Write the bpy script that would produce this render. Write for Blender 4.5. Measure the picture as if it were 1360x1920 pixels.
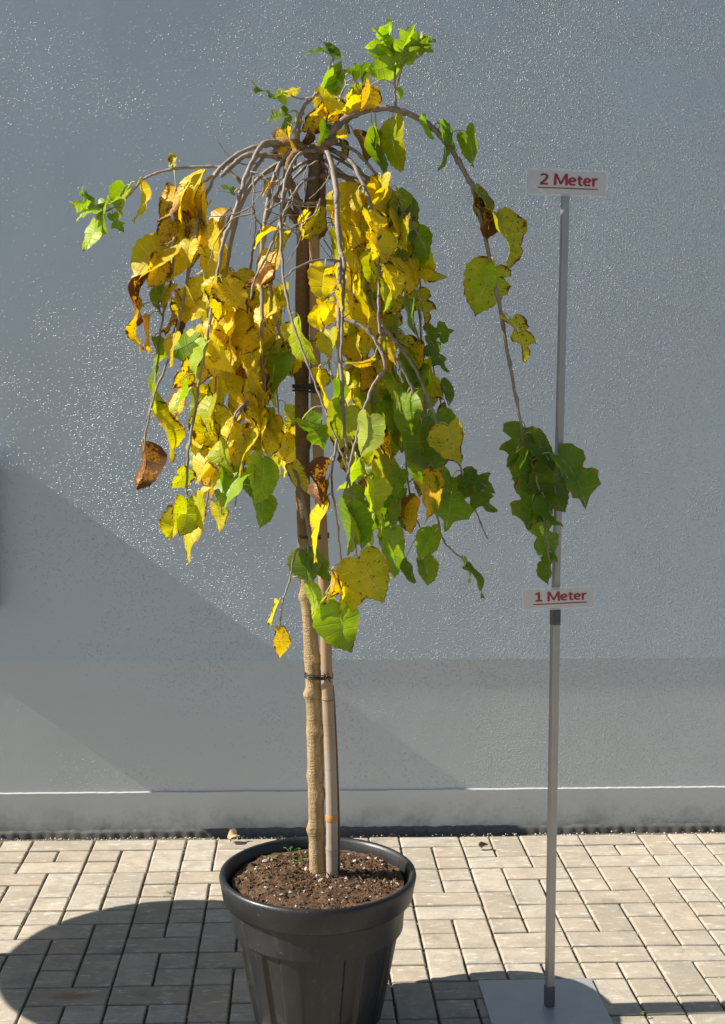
import bpy, bmesh, math, random
from mathutils import Vector, Matrix, noise as mn
R = math.radians
for o in list(bpy.data.objects): bpy.data.objects.remove(o)
scene = bpy.context.scene
col = scene.collection

# ------------------------------------------------------------------ camera
FPX, PITCH, YAW, ROLL = 2586.0, .0987, .0473, .0047
CAM = Vector((-.0367, -4.5019, 1.5445))
s, c = math.sin, math.cos
FW = Vector((s(YAW)*c(PITCH), c(YAW)*c(PITCH), -s(PITCH)))
R0 = Vector((c(YAW), -s(YAW), 0)); U0 = R0.cross(FW)
RT = c(ROLL)*R0 + s(ROLL)*U0; UP = -s(ROLL)*R0 + c(ROLL)*U0
cd = bpy.data.cameras.new('camera'); cam = bpy.data.objects.new('camera', cd); col.objects.link(cam)
mw = Matrix((RT, UP, -FW)).transposed().to_4x4(); mw.translation = CAM; cam.matrix_world = mw
cd.sensor_fit = 'VERTICAL'; cd.sensor_height = 36; cd.sensor_width = 36; cd.lens = FPX/1920*36
cd.clip_start = .05; cd.clip_end = 500
scene.camera = cam

# ------------------------------------------------------------------ sky, sun, exposure
SUN_EL, SUN_DEV = R(36.4), R(1.1)          # the sun stands to the left, almost in the plane of the wall
SD = Vector((c(SUN_EL)*c(SUN_DEV), c(SUN_EL)*s(SUN_DEV), -s(SUN_EL)))   # direction the light travels
w = bpy.data.worlds.new("World"); scene.world = w; w.use_nodes = True
nt = w.node_tree; nt.nodes.clear()
sky = nt.nodes.new('ShaderNodeTexSky'); sky.sky_type = 'NISHITA'; sky.sun_disc = False
sky.sun_elevation = SUN_EL; sky.sun_rotation = math.atan2(-SD.x, -SD.y)
sky.air_density = 1.0; sky.dust_density = .6; sky.ozone_density = 1.0
bg = nt.nodes.new('ShaderNodeBackground'); bg.inputs['Strength'].default_value = .056
wo = nt.nodes.new('ShaderNodeOutputWorld')
nt.links.new(sky.outputs[0], bg.inputs[0]); nt.links.new(bg.outputs[0], wo.inputs[0])
sl = bpy.data.lights.new('sun', 'SUN'); sl.energy = 5.0; sl.angle = R(.55); sl.color = (1, .93, .82)
so = bpy.data.objects.new('sun', sl); col.objects.link(so)
so.rotation_euler = SD.to_track_quat('-Z', 'Y').to_euler(); so.location = (-4, -1, 4)
scene.view_settings.view_transform = 'Standard'; scene.view_settings.look = 'None'
scene.view_settings.gamma = 1; scene.view_settings.use_curve_mapping = False
scene.view_settings.exposure = .76

# ------------------------------------------------------------------ helpers
def ray(x, y): return FW + RT*((x-680)/FPX) + UP*((960-y)/FPX)
def at(x, y, Y):
    d = ray(x, y); return CAM + d*((Y-CAM.y)/d.y)
def px(P):
    d = Vector(P)-CAM; z = d.dot(FW); return 680+FPX*d.dot(RT)/z, 960-FPX*d.dot(UP)/z
def tag(o, label=None, cat=None, group=None, kind=None):
    if label: o['label'] = label
    if cat: o['category'] = cat
    if group: o['group'] = group
    if kind: o['kind'] = kind
    return o
def empty(name, loc=(0,0,0)):
    o = bpy.data.objects.new(name, None); o.location = loc; o.empty_display_size = .1; col.objects.link(o); return o
def link(name, me, parent=None):
    o = bpy.data.objects.new(name, me); col.objects.link(o)
    if parent:
        o.parent = parent
        o.matrix_parent_inverse = Matrix.Translation(-parent.location)
    return o
def mesh(name, vs, fs, mat, smooth=False):
    me = bpy.data.meshes.new(name); me.from_pydata([tuple(v) for v in vs], [], fs); me.update()
    if mat: me.materials.append(mat)
    if smooth: me.polygons.foreach_set('use_smooth', [True]*len(me.polygons))
    return me
class MB:
    def __init__(s): s.v = []; s.f = []
    def add(s, vs, fs):
        b = len(s.v); s.v += [Vector(v) for v in vs]; s.f += [tuple(i+b for i in f) for f in fs]; return s
    def box(s, a, b, M=None, bev=0):
        bm = bmesh.new(); bmesh.ops.create_cube(bm, size=1)
        a = Vector(a); b = Vector(b)
        for v in bm.verts: v.co = Vector([(a[i]+b[i])/2 + v.co[i]*(b[i]-a[i]) for i in range(3)])
        if bev: bmesh.ops.bevel(bm, geom=bm.edges[:], offset=bev, segments=1, affect='EDGES')
        if M: bmesh.ops.transform(bm, matrix=M, verts=bm.verts)
        bm.verts.index_update()
        s.add([v.co.copy() for v in bm.verts], [[v.index for v in f.verts] for f in bm.faces]); bm.free(); return s
    def tube(s, pts, rad, n=8, cap=True):
        pts = [Vector(p) for p in pts]; N = len(pts)
        vs = []; fs = []; up = None
        for i, p in enumerate(pts):
            t = (pts[min(i+1, N-1)] - pts[max(i-1, 0)]).normalized()
            if up is None:
                up = t.orthogonal().normalized()
            up = (up - t*up.dot(t)).normalized(); b = t.cross(up)
            r = rad(i/(N-1)) if callable(rad) else (rad[i] if isinstance(rad, (list, tuple)) else rad)
            for k in range(n):
                a = 2*math.pi*k/n; vs.append(p + (up*math.cos(a) + b*math.sin(a))*r)
        for i in range(N-1):
            for k in range(n):
                k2 = (k+1) % n; fs.append((i*n+k, i*n+k2, (i+1)*n+k2, (i+1)*n+k))
        if cap: fs.append(tuple(reversed(range(n)))); fs.append(tuple((N-1)*n+k for k in range(n)))
        return s.add(vs, fs)
    def lathe(s, prof, n=64, ctr=(0,0), rf=None):
        vs = []; fs = []
        for j, (r, z) in enumerate(prof):
            for k in range(n):
                a = 2*math.pi*k/n; rr = rf(r, z, a, j) if rf else r
                vs.append((ctr[0]+rr*math.cos(a), ctr[1]+rr*math.sin(a), z))
        for j in range(len(prof)-1):
            for k in range(n):
                k2 = (k+1) % n; fs.append((j*n+k, j*n+k2, (j+1)*n+k2, (j+1)*n+k))
        return s.add(vs, fs)
    def build(s, name, mat, parent=None, smooth=False):
        return link(name, mesh(name, s.v, s.f, mat, smooth), parent)
def catmull(P, per=6):
    P = [Vector(p) for p in P]; out = []
    Q = [P[0]*2-P[1]] + P + [P[-1]*2-P[-2]]
    for i in range(1, len(Q)-2):
        for k in range(per):
            t = k/per; a, b, c_, d = Q[i-1], Q[i], Q[i+1], Q[i+2]
            out.append(.5*((2*b)+(c_-a)*t+(2*a-5*b+4*c_-d)*t*t+(3*b-a-3*c_+d)*t**3))
    out.append(P[-1]); return out

# ---- node helpers
class NT:
    def __init__(s, name):
        s.m = bpy.data.materials.new(name); s.m.use_nodes = True; s.t = s.m.node_tree; s.t.nodes.clear()
        s.out = s.n('OutputMaterial'); s.b = s.n('BsdfPrincipled'); s.l(s.b.outputs[0], s.out.inputs[0])
    def n(s, t, **kw):
        x = s.t.nodes.new('ShaderNode'+t)
        for k, v in kw.items(): setattr(x, k, v)
        return x
    def l(s, a, b): s.t.links.new(a, b)
    def set(s, inp, v):
        if hasattr(v, 'is_linked') or isinstance(v, bpy.types.NodeSocket): s.l(v, inp)
        else: inp.default_value = v
    def noise(s, vec, scale, detail=3, rough=.55, dist=0):
        x = s.n('TexNoise'); s.l(vec, x.inputs['Vector']); x.inputs['Scale'].default_value = scale
        x.inputs['Detail'].default_value = detail; x.inputs['Roughness'].default_value = rough
        x.inputs['Distortion'].default_value = dist; return x.outputs['Fac']
    def voro(s, vec, scale, feature='F1', out='Distance'):
        x = s.n('TexVoronoi', feature=feature); s.l(vec, x.inputs['Vector']); x.inputs['Scale'].default_value = scale
        return x.outputs[out]
    def math(s, op, a, b=0., clamp=False):
        x = s.n('Math', operation=op, use_clamp=clamp); s.set(x.inputs[0], a); s.set(x.inputs[1], b); return x.outputs[0]
    def mr(s, v, a, b, c_=0., d=1., smooth=True):
        x = s.n('MapRange'); x.interpolation_type = 'SMOOTHSTEP' if smooth else 'LINEAR'
        s.set(x.inputs['Value'], v)
        for k, q in zip(('From Min','From Max','To Min','To Max'), (a, b, c_, d)): s.set(x.inputs[k], q)
        return x.outputs[0]
    def mix(s, f, a, b, mode='MIX'):
        x = s.n('Mix', data_type='RGBA', blend_type=mode); s.set(x.inputs[0], f)
        s.set(x.inputs[6], a if not isinstance(a, tuple) else (*a, 1)[:4]); s.set(x.inputs[7], b if not isinstance(b, tuple) else (*b, 1)[:4])
        return x.outputs[2]
    def bump(s, h, strength=1., dist=.001, normal=None, fw=None):
        x = s.n('Bump'); s.l(h, x.inputs['Height']); x.inputs['Strength'].default_value = strength
        x.inputs['Distance'].default_value = dist
        if fw is not None and 'Filter Width' in x.inputs: x.inputs['Filter Width'].default_value = fw
        if normal: s.l(normal, x.inputs['Normal'])
        return x.outputs[0]
    def obj(s): return s.n('TexCoord').outputs['Object']
    def pos(s): return s.n('NewGeometry').outputs['Position']
    def p(s, **kw):
        for k, v in kw.items(): s.set(s.b.inputs[k.replace('_', ' ')], (*v, 1) if isinstance(v, tuple) and len(v) == 3 else v)
        return s.m
def vscale(N, vec, sc):
    x = N.n('Mapping'); N.l(vec, x.inputs[0]); x.inputs['Scale'].default_value = sc; return x.outputs[0]

# ------------------------------------------------------------------ materials: wall, paving
def wall_mat(name, base, grain, rough, smear=0.0, big=1.0):
    N = NT(name); P = N.pos()
    lo = N.noise(P, 1.35, 3, .55, .4)                       # broad patches where the roller left more grain
    lo2 = N.noise(P, 5.0, 2, .5)
    patch = N.mr(N.math('ADD', lo, N.math('MULTIPLY', lo2, .35)), .46, .80)
    g = N.noise(P, 230*big, 1.5, .5)
    g2 = N.noise(P, 120*big, 1, .5)
    xs = N.n('SeparateXYZ'); N.l(P, xs.inputs[0]); patch = N.math('ADD', N.math('MULTIPLY', patch, .72), N.math('SUBTRACT', N.mr(xs.outputs[0], -.1, .9, 0, .62), N.mr(xs.outputs[0], -.35, -1.0, 0, .32)), True)   # the roller loaded the right-hand bay more
    thr = N.math('SUBTRACT', .70-.045*grain, N.math('MULTIPLY', patch, .145))
    gg = N.math('ADD', N.math('MULTIPLY', g, .7), N.math('MULTIPLY', g2, .3))
    grains = N.mr(gg, thr, N.math('ADD', thr, .11))
    f = N.noise(P, 330*big, 1, .5)
    h = N.math('ADD', N.math('MULTIPLY', grains, .85*grain), N.math('MULTIPLY', f, .06*grain))
    broad = N.noise(vscale(N, P, (1, 1, .7)), 2.2, 2, .5)
    nb = N.bump(broad, 1.0, .004, fw=.1)
    nrm = N.bump(h, 1.0, .0022, nb, fw=.2)
    mott = N.noise(P, 2.6, 4, .6)
    colr = N.mix(mott, tuple(x*.93 for x in base), tuple(min(1, x*1.06) for x in base))
    # splash dirt near the ground
    z = N.n('SeparateXYZ'); N.l(P, z.inputs[0])
    dirt = N.math('MULTIPLY', N.mr(z.outputs[2], .13, .0), N.mr(N.noise(P, 9, 4, .7), .38, .7), True)
    colr = N.mix(N.math('MULTIPLY', dirt, .55), colr, (.09, .088, .08))
    return N.p(Base_Color=colr, Roughness=rough, Normal=nrm, Specular_IOR_Level=.42)
WB = (.50, .585, .665)
M_stucco = wall_mat('grey gloss stucco', WB, 1.0, .3)
M_plinth = wall_mat('grey smooth plinth', (.545, .59, .62), .8, .34)
M_skirt = wall_mat('grey skirting render', (.55, .585, .60), .4, .36)

def paver_mat():
    N = NT('beige concrete paver'); P = N.pos(); oi = N.n('ObjectInfo')
    rnd = oi.outputs['Random']
    a = N.mix(rnd, (.38, .335, .265), (.53, .49, .415))
    wn = N.n('TexWhiteNoise', noise_dimensions='1D'); N.l(rnd, wn.inputs['W'])
    a = N.mix(N.math('MULTIPLY', wn.outputs['Value'], .45), a, (.56, .45, .33))
    m1 = N.noise(P, 14, 5, .65, .6)
    a = N.mix(N.mr(m1, .35, .7, 0, .7), a, (.34, .30, .24))
    st = N.noise(vscale(N, P, (18, 55, 30)), 1, 4, .7)          # pale scuffs lying across the stones
    a = N.mix(N.mr(st, .54, .70, 0, .9), a, (.70, .66, .58))
    sp = N.noise(P, 420, 2, .6)
    a = N.mix(N.mr(sp, .58, .75, 0, .6), a, (.22, .19, .15))
    ru = N.noise(P, 3.1, 4, .6, 1.0)
    a = N.mix(N.mr(ru, .68, .8, 0, .55), a, (.34, .21, .11))     # rusty stains
    dk = N.noise(P, 6.3, 5, .7)
    a = N.mix(N.mr(dk, .55, .75, 0, .5), a, (.17, .16, .14))
    dv = N.n('VectorMath', operation='SUBTRACT'); N.l(P, dv.inputs[0]); dv.inputs[1].default_value = (-.60, -1.165, 0)
    mp = N.n('Mapping'); N.l(dv.outputs[0], mp.inputs[0]); mp.inputs['Rotation'].default_value = (0, 0, R(-50)); mp.inputs['Scale'].default_value = (14, 36, 1)
    ln = N.n('VectorMath', operation='LENGTH'); N.l(mp.outputs[0], ln.inputs[0])
    a = N.mix(N.mr(N.math('ADD', ln.outputs['Value'], N.math('MULTIPLY', N.noise(P, 60, 3, .6), .8)), 1.5, .5, 0, .75), a, (.30, .16, .07))   # rust stain
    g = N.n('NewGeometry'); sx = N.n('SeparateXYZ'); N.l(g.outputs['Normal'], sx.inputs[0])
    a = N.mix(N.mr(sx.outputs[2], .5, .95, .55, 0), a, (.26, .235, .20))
    h = N.math('ADD', N.noise(P, 240, 4, .7), N.math('MULTIPLY', N.noise(P, 40, 3, .6), .8))
    h = N.math('ADD', h, N.math('MULTIPLY', N.mr(st, .56, .72), .35))
    return N.p(Base_Color=a, Roughness=.86, Normal=N.bump(h, .8, .0016, fw=.5), Specular_IOR_Level=.25)
M_paver = paver_mat()
def simple(name, base, rough=.6, metal=0., var=0., vs=30, bump=0., bs=200, spec=.5, bd=.001):
    N = NT(name); P = N.obj(); colr = base
    if var:
        n = N.noise(P, vs, 4, .6)
        colr = N.mix(n, tuple(x*(1-var) for x in base), tuple(min(1, x*(1+var)) for x in base))
    kw = dict(Base_Color=colr, Roughness=rough, Metallic=metal, Specular_IOR_Level=spec)
    if bump: kw['Normal'] = N.bump(N.noise(P, bs, 4, .65), bump, bd, fw=.5)
    return N.p(**kw)
M_sand = simple('joint sand', (.16, .145, .12), .95, var=.5, vs=300, bump=1, bs=400, spec=.1, bd=.002)
M_grit = simple('pale grit', (.50, .45, .36), .9, var=.35, vs=200)
M_memb = simple('black dimpled membrane', (.11, .108, .10), .7, var=.6, vs=60, bump=.6, bs=120)

# ------------------------------------------------------------------ ground
gm = MB(); gm.add([(-40, -60, -.012), (60, -60, -.012), (60, 1.0, -.012), (-40, 1.0, -.012)], [(0, 1, 2, 3)])
ground = gm.build('ground', M_sand); tag(ground, kind='structure')

MOD = .1013
WIDE = {(-9,0),(-7,0),(-9,2),(-10,3),(-7,6),(-8,7),(-9,8),(-7,11),(-5,11),(-3,0),(-4,3),(-5,8),(-3,9),(3,0),(5,2),(6,3),(3,5),(3,6),(5,8),(5,9),(3,11),(9,0),(13,0),(9,2),(10,3),(12,3),(8,5),(7,8),(7,9),(9,9)}
DEEP = {(-6,1),(-8,3),(-6,3),(-9,4),(-7,4),(-6,7),(-8,9),(-6,9),(-5,9),(-8,11),(-4,0),(-5,1),(-3,1),(-4,4),(-5,5),(-3,7),(-2,10),(-3,11),(6,0),(7,0),(3,1),(3,3),(5,3),(6,4),(5,5),(2,7),(4,7),(3,9),(2,11),(11,0),(8,1),(12,1),(9,3),(10,4),(12,4),(8,6),(10,6),(9,7),(9,10),(7,11),(10,11)}
rs = random.Random(11)
pavement = empty('pavement', (0, -1, 0)); tag(pavement, kind='structure')
VAR = {}
def paver_mesh(w_, d_, v):
    if (w_, d_, v) in VAR: return VAR[(w_, d_, v)]
    q = random.Random(v*7+w_*31+d_*57); g = .0028
    W, D = w_*MOD-g*2, d_*MOD-g*2; H = .045; ch = .0042
    def ring(ins, z, jit):
        out = []; nx, ny = 3*w_, 3*d_
        P = [(-W/2+ins+(W-2*ins)*i/nx, -D/2+ins) for i in range(nx)] + [(W/2-ins, -D/2+ins+(D-2*ins)*i/ny) for i in range(ny)] \
          + [(W/2-ins-(W-2*ins)*i/nx, D/2-ins) for i in range(nx)] + [(-W/2+ins, D/2-ins-(D-2*ins)*i/ny) for i in range(ny)]
        return [(x+q.uniform(-jit, jit), y+q.uniform(-jit, jit), z+q.uniform(-jit, jit)*.4) for x, y in P]
    a = ring(0, -H, 0); b = ring(0, -ch*.9, .0006); c_ = ring(ch*.45, -ch*.25, .0006); d = ring(ch*1.1, 0, .0007)
    n = len(a); vs = a+b+c_+d; fs = []
    for L in range(3):
        for k in range(n):
            k2 = (k+1) % n; fs.append((L*n+k, L*n+k2, (L+1)*n+k2, (L+1)*n+k))
    fs.append(tuple(3*n+k for k in range(n)))
    VAR[(w_, d_, v)] = mesh('paver', vs, fs, M_paver); return VAR[(w_, d_, v)]
occ = set(); far = MB(); npav = 0
pieces = []
KX0, KX1, JY1 = -30, 45, 46
vis = lambda k, j: -10 <= k <= 14 and 0 <= j <= 13
for j in range(0, JY1):
    for k in range(KX0, KX1):
        if (k, j) in occ: continue
        if (k, j) in WIDE: sz = (2, 1)
        elif (k, j) in DEEP: sz = (1, 2)
        elif j <= 12 and (-10 <= k <= -2 or 2 <= k <= 13): sz = (1, 1)
        else:
            t = rs.random(); sz = (2, 1) if t < .3 else ((1, 2) if t < .62 else (1, 1))
            nxt = [(k+a, j+b) for a in range(sz[0]) for b in range(sz[1])]
            if any(q in occ or q in WIDE or q in DEEP or (q != (k, j) and q[1] <= 12 and (-10 <= q[0] <= -2 or 2 <= q[0] <= 13)) for q in nxt): sz = (1, 1)
        for a in range(sz[0]):
            for b in range(sz[1]): occ.add((k+a, j+b))
        pieces.append((k, j, sz))
for k, j, sz in pieces:
    x = (k+sz[0]/2)*MOD; y = -(j+sz[1]/2)*MOD
    me = paver_mesh(sz[0], sz[1], rs.randrange(5))
    M = Matrix.Translation((x+rs.uniform(-.0006, .0006), y+rs.uniform(-.0006, .0006), rs.uniform(-.0012, .0010))) @ Matrix.Rotation(rs.gauss(0, .004), 4, 'Z') @ Matrix.Rotation(rs.gauss(0, .0035), 4, 'X') @ Matrix.Rotation(rs.gauss(0, .0045), 4, 'Y')
    if -11 <= k <= 14 and j <= 12 and npav < 300:
        o = bpy.data.objects.new('paver', me); col.objects.link(o); o.parent = pavement
        o.matrix_parent_inverse = Matrix.Translation((0, 1, 0)); o.matrix_basis = M; npav += 1
    else:
        far.add([M @ v.co for v in me.vertices], [tuple(p.vertices) for p in me.polygons])
fp = far.build('outer_pavers', M_paver, pavement); fp['kind'] = 'stuff'

# grit and sand crumbs along joints and at the wall foot
gb = MB(); rg = random.Random(5)
def pebble(mb, p, r, q, sub=1):
    bm = bmesh.new(); bmesh.ops.create_icosphere(bm, subdivisions=sub, radius=1)
    sx, sy, sz = q.uniform(.7, 1.25), q.uniform(.7, 1.25), q.uniform(.55, .95); a = q.uniform(0, 6.28)
    Mr = Matrix.Rotation(a, 4, 'Z') @ Matrix.Rotation(q.uniform(-.6, .6), 4, 'X')
    for v in bm.verts: v.co = (Mr @ Vector((v.co.x*sx, v.co.y*sy, v.co.z*sz)))*r*q.uniform(.62, 1.28) + Vector(p)
    bm.verts.index_update(); mb.add([v.co.copy() for v in bm.verts], [[v.index for v in f.verts] for f in bm.faces]); bm.free()
for i in range(900):
    t = rg.random(); x = rg.uniform(-1.3, 1.7)
    dens = .9 if x < -.15 else .35
    if rg.random() > dens: continue
    pebble(gb, (x, rg.gauss(.006, .006), rg.uniform(-.006, .004)), rg.uniform(.0015, .0042), rg)
for i in range(1500):
    k = rg.randrange(-11, 16); j = rg.uniform(0, 13)
    if rg.random() < .6: p = (k*MOD+rg.gauss(0, .0022), -j*MOD, rg.uniform(-.009, -.001))
    else: p = (rg.uniform(-1.2, 1.6), -round(j)*MOD+rg.gauss(0, .0022), rg.uniform(-.009, -.001))
    pebble(gb, p, rg.uniform(.0008, .0022), rg, 1)
go = gb.build('joint_grit', M_grit, None, True); tag(go, 'pale grit and sand crumbs in the paver joints and along the wall foot', 'grit', kind='stuff')

# ------------------------------------------------------------------ wall
wall = empty('house_wall', (0, .06, 0)); tag(wall, 'grey glossy stucco house wall with smooth plinth behind the tree', 'wall')
def sheet(mb, x0, x1, z0, z1, Y, n=1): mb.add([(x0, Y, z0), (x1, Y, z0), (x1, Y, z1), (x0, Y, z1)], [(0, 1, 2, 3)])
ZP, ZS = .594, .146
a = MB(); sheet(a, -6, 9, ZP, 5.5, .0555)
a.add([(-6, .0555, ZP), (9, .0555, ZP), (9, .075, ZP-.0015), (-6, .075, ZP-.0015)], [(0, 3, 2, 1)])
a.add([(-6, .0555, 5.5), (9, .0555, 5.5), (9, .35, 5.5), (-6, .35, 5.5)], [(0, 1, 2, 3)])
a.add([(-6, .35, 0), (9, .35, 0), (9, .35, 5.5), (-6, .35, 5.5)], [(3, 2, 1, 0)])
a.build('stucco_face', M_stucco, wall)
b = MB(); sheet(b, -6, 9, ZS, ZP, .0585); b.build('plinth', M_plinth, wall)
# skirting: slightly proud with an uneven sloping top edge that catches the sun
sk = MB(); n = 400; rw = random.Random(3); vs = []
for i in range(n+1):
    x = -2.0+4.5*i/n
    j = mn.noise(Vector((x*7, 0, 0)))*.0022+mn.noise(Vector((x*45, 3, 0)))*.0012
    yb = .052
    vs += [(x, yb+.004, -.03), (x, yb, ZS-.0022+j), (x, .0605, ZS+.0012+j)]
fs = []
for i in range(n):
    for k in range(2): fs.append((i*3+k, (i+1)*3+k, (i+1)*3+k+1, i*3+k+1))
sk.add(vs, fs)
for x0, x1 in ((-6, -2.0), (2.5, 9)):
    sk.add([(x0, .056, -.03), (x1, .056, -.03), (x1, .052, ZS-.0022), (x0, .052, ZS-.0022), (x1, .0605, ZS+.0012), (x0, .0605, ZS+.0012)], [(0, 1, 2, 3), (3, 2, 4, 5)])
sk.build('skirting', M_skirt, wall, False)
# membrane edge
me_ = MB(); n = 520; vs = []
for i in range(n+1):
    x = -2.2+4.8*i/n
    jag = .0035*mn.noise(Vector((x*22, 1, 0)))+.002*mn.noise(Vector((x*90, 1, 0)))
    dim = .0028*(math.sin(x*150)*.5+.5)
    fall = .010*max(0, -x-.1)
    zt = .014+jag-fall*.2; yo = .046-.006*mn.noise(Vector((x*5, 7, 0)))
    vs += [(x, yo-dim-.003, -.02), (x, yo-dim, zt*.55), (x, yo-dim*.4+.002, zt), (x, .060, zt+.006+jag)]
fs = []
for i in range(n):
    for k in range(3): fs.append((i*4+k, (i+1)*4+k, (i+1)*4+k+1, i*4+k+1))
me_.add(vs, fs); me_.build('drainage_membrane', M_memb, wall, True)

# ------------------------------------------------------------------ unseen cabinet added left of the view; casts the shadow band on the wall
M_cab = simple('grey painted steel', (.34, .35, .36), .4, var=.06)
M_dark = simple('dark rubber', (.03, .03, .03), .5)
cab = empty('shadow_cabinet', (-1.2, .055, .77)); tag(cab, 'unseen grey cabinet added on the wall to cast its shadow band', 'cabinet')
MB().box((-1.39, -.010, .775), (-1.018, .054, 1.30), bev=.003).build('shadow_cabinet_body', M_cab, cab)
MB().box((-1.375, -.018, .79), (-1.033, -.0105, 1.285), bev=.002).build('shadow_cabinet_door', M_cab, cab)
MB().box((-1.065, -.034, 1.02), (-1.05, -.0185, 1.08), bev=.003).build('shadow_cabinet_handle', M_dark, cab)

# ------------------------------------------------------------------ unseen table added left of the view; casts the round shadow on the paving
M_tab = simple('weathered table wood', (.32, .24, .16), .6, var=.25, vs=12)
M_iron = simple('cast iron', (.04, .04, .042), .5, bump=.4)
TX, TY = -1.319, -.996
tab = empty('shadow_table', (TX, TY, 0)); tag(tab, 'unseen round table added left of the pot to cast the round shadow', 'table')
MB().lathe([(.001, .722), (.43, .722), (.44, .715), (.44, .695), (.43, .688), (.001, .688)], 72, (TX, TY)).build('shadow_table_top', M_tab, tab)
MB().lathe([(.001, .6865), (.12, .686), (.10, .66), (.088, .60), (.085, .30), (.09, .12), (.12, .0405), (.001, .04)], 36, (TX, TY)).build('column', M_iron, tab, True)
MB().lathe([(.001, .039), (.22, .039), (.235, .03), (.24, .002), (.001, .002)], 48, (TX, TY)).build('shadow_table_foot', M_iron, tab)

# ------------------------------------------------------------------ pot
def pot_mat():
    N = NT('dark grey moulded plastic'); P = N.obj()
    n1 = N.noise(P, 9, 5, .65); n2 = N.noise(vscale(N, P, (60, 60, 9)), 1, 4, .7); n3 = N.noise(P, 140, 3, .6)
    a = N.mix(N.mr(n1, .35, .75, 0, .6), (.015, .0165, .0185), (.027, .029, .031))
    a = N.mix(N.mr(n2, .55, .8, 0, .45), a, (.075, .072, .066))       # dusty run marks
    a = N.mix(N.mr(N.noise(P, 26, 5, .75, .8), .56, .74, 0, .45), a, (.075, .07, .062))
    a = N.mix(N.mr(n3, .69, .75, 0, .6), a, (.20, .185, .16))
    r = N.mr(n1, .3, .7, .36, .5)
    h = N.math('ADD', N.noise(P, 600, 2, .5), N.math('MULTIPLY', n1, 3))
    return N.p(Base_Color=a, Roughness=r, Normal=N.bump(h, .35, .0008, fw=.5), Specular_IOR_Level=.5)
M_pot = pot_mat()
PX, PY = .012, -1.318
pot = empty('plant_pot', (PX, PY, 0)); tag(pot, 'large dark grey fluted plastic pot with a wide rolled rim holding the tree', 'pot')
NF = 12
def flute(r, z, a, j):
    if not (3 <= j <= 19): return r
    t = (a/(2*math.pi)*NF + .18) % 1.0
    top = .297; fade = min(1, max(0, (top - z)/.012))
    d = abs(t-.5)*2
    prof = 1.0 if d < .50 else max(0, 1-(d-.50)/.09)
    return r - .0062*fade*(1-prof) + .0015*fade*prof
prof = [(.001, .004), (.140, .004), (.146, .012)]
zs = [.02, .06, .1, .14, .18, .21, .235, .262, .268, .271, .274, .284, .288, .291, .294, .297, .302, .311]
for z in zs: prof.append((.146+(.205-.146)*(z/.311)**.9, z))
MB().lathe(prof, NF*32, (PX, PY), flute).build('pot_body', M_pot, pot, True)
rim = [(.2045, .3095), (.2175, .3105), (.2205, .315), (.2265, .350), (.2290, .362), (.2275, .3695), (.2220, .373), (.2165, .3705), (.2130, .364), (.2090, .343), (.202, .29), (.199, .24)]
def rimw(r, z, a, j): return r*1.02*(1+.004*math.sin(2*a+1)+.003*math.sin(3*a))
MB().lathe(rim, 128, (PX, PY), rimw).build('pot_rim', M_pot, pot, True)
for o in pot.children:                 # the soft pot is squeezed slightly oval by its soil
    for v in o.data.vertices: v.co.y = PY+(v.co.y-PY)*(1.075 if v.co.z > .2 else 1+.075*v.co.z/.2)

# ------------------------------------------------------------------ soil
def soil_mat():
    N = NT('peaty potting soil'); P = N.obj()
    n1 = N.noise(P, 60, 6, .75); n2 = N.noise(P, 14, 3, .6); n3 = N.voro(P, 260)
    a = N.mix(N.mr(n1, .3, .7), (.022, .013, .008), (.17, .10, .058))
    a = N.mix(N.mr(n2, .45, .7, 0, .5), a, (.15, .10, .06))
    a = N.mix(N.mr(n3, .0, .25, .35, 0), a, (.30, .22, .14))
    return N.p(Base_Color=a, Roughness=.95, Normal=N.bump(N.noise(P, 300, 5, .8), 1, .003, fw=.5), Specular_IOR_Level=.15)
M_soil = soil_mat()
M_perl = simple('perlite', (.52, .47, .39), .85, var=.15, vs=300, bump=.6, bs=500)
M_perl2 = simple('tan pumice', (.45, .36, .26), .85, var=.3, vs=300, bump=.6, bs=500)
M_root = simple('dry root fibre', (.20, .115, .06), .85, var=.55, vs=150)
SZ = .356
def soilz(x, y):
    r = math.hypot(x-PX, y-PY)
    return SZ + .012*mn.noise(Vector((x*9, y*9, 2))) + .006*mn.noise(Vector((x*40, y*40, 5))) + .0035*mn.noise(Vector((x*130, y*130, 8))) - .006*(r/.2)**4 + .014*math.exp(-(((x-PX+.10)/.06)**2+((y-PY+.02)/.07)**2)) 
sb = MB(); vs = [(PX, PY, soilz(PX, PY))]; fs = []; NR, NA = 56, 150
for i in range(1, NR+1):
    for k in range(NA):
        r = .2045*i/NR; a_ = 2*math.pi*k/NA; x = PX+r*math.cos(a_); y = PY+r*math.sin(a_); vs.append((x, y, soilz(x, y)))
for k in range(NA): fs.append((0, 1+k, 1+(k+1) % NA))
for i in range(NR-1):
    for k in range(NA):
        k2 = (k+1) % NA; fs.append((1+i*NA+k, 1+(i+1)*NA+k, 1+(i+1)*NA+k2, 1+i*NA+k2))
vs = [(x, PY+(y-PY)*1.07, z) for x, y, z in vs]
sb.add(vs, fs); soil = sb.build('potting_soil', M_soil, None, True)
tag(soil, 'loose brown potting soil with white granules filling the pot', 'soil', kind='stuff')
rp = random.Random(21)
def on_soil(q, R_=.195):
    r = R_*math.sqrt(q.random()); a_ = q.uniform(0, 6.283); return PX+r*math.cos(a_), PY+r*math.sin(a_)
big = [(912,1578),(888,1583),(935,1590)]
pm = MB()
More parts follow.
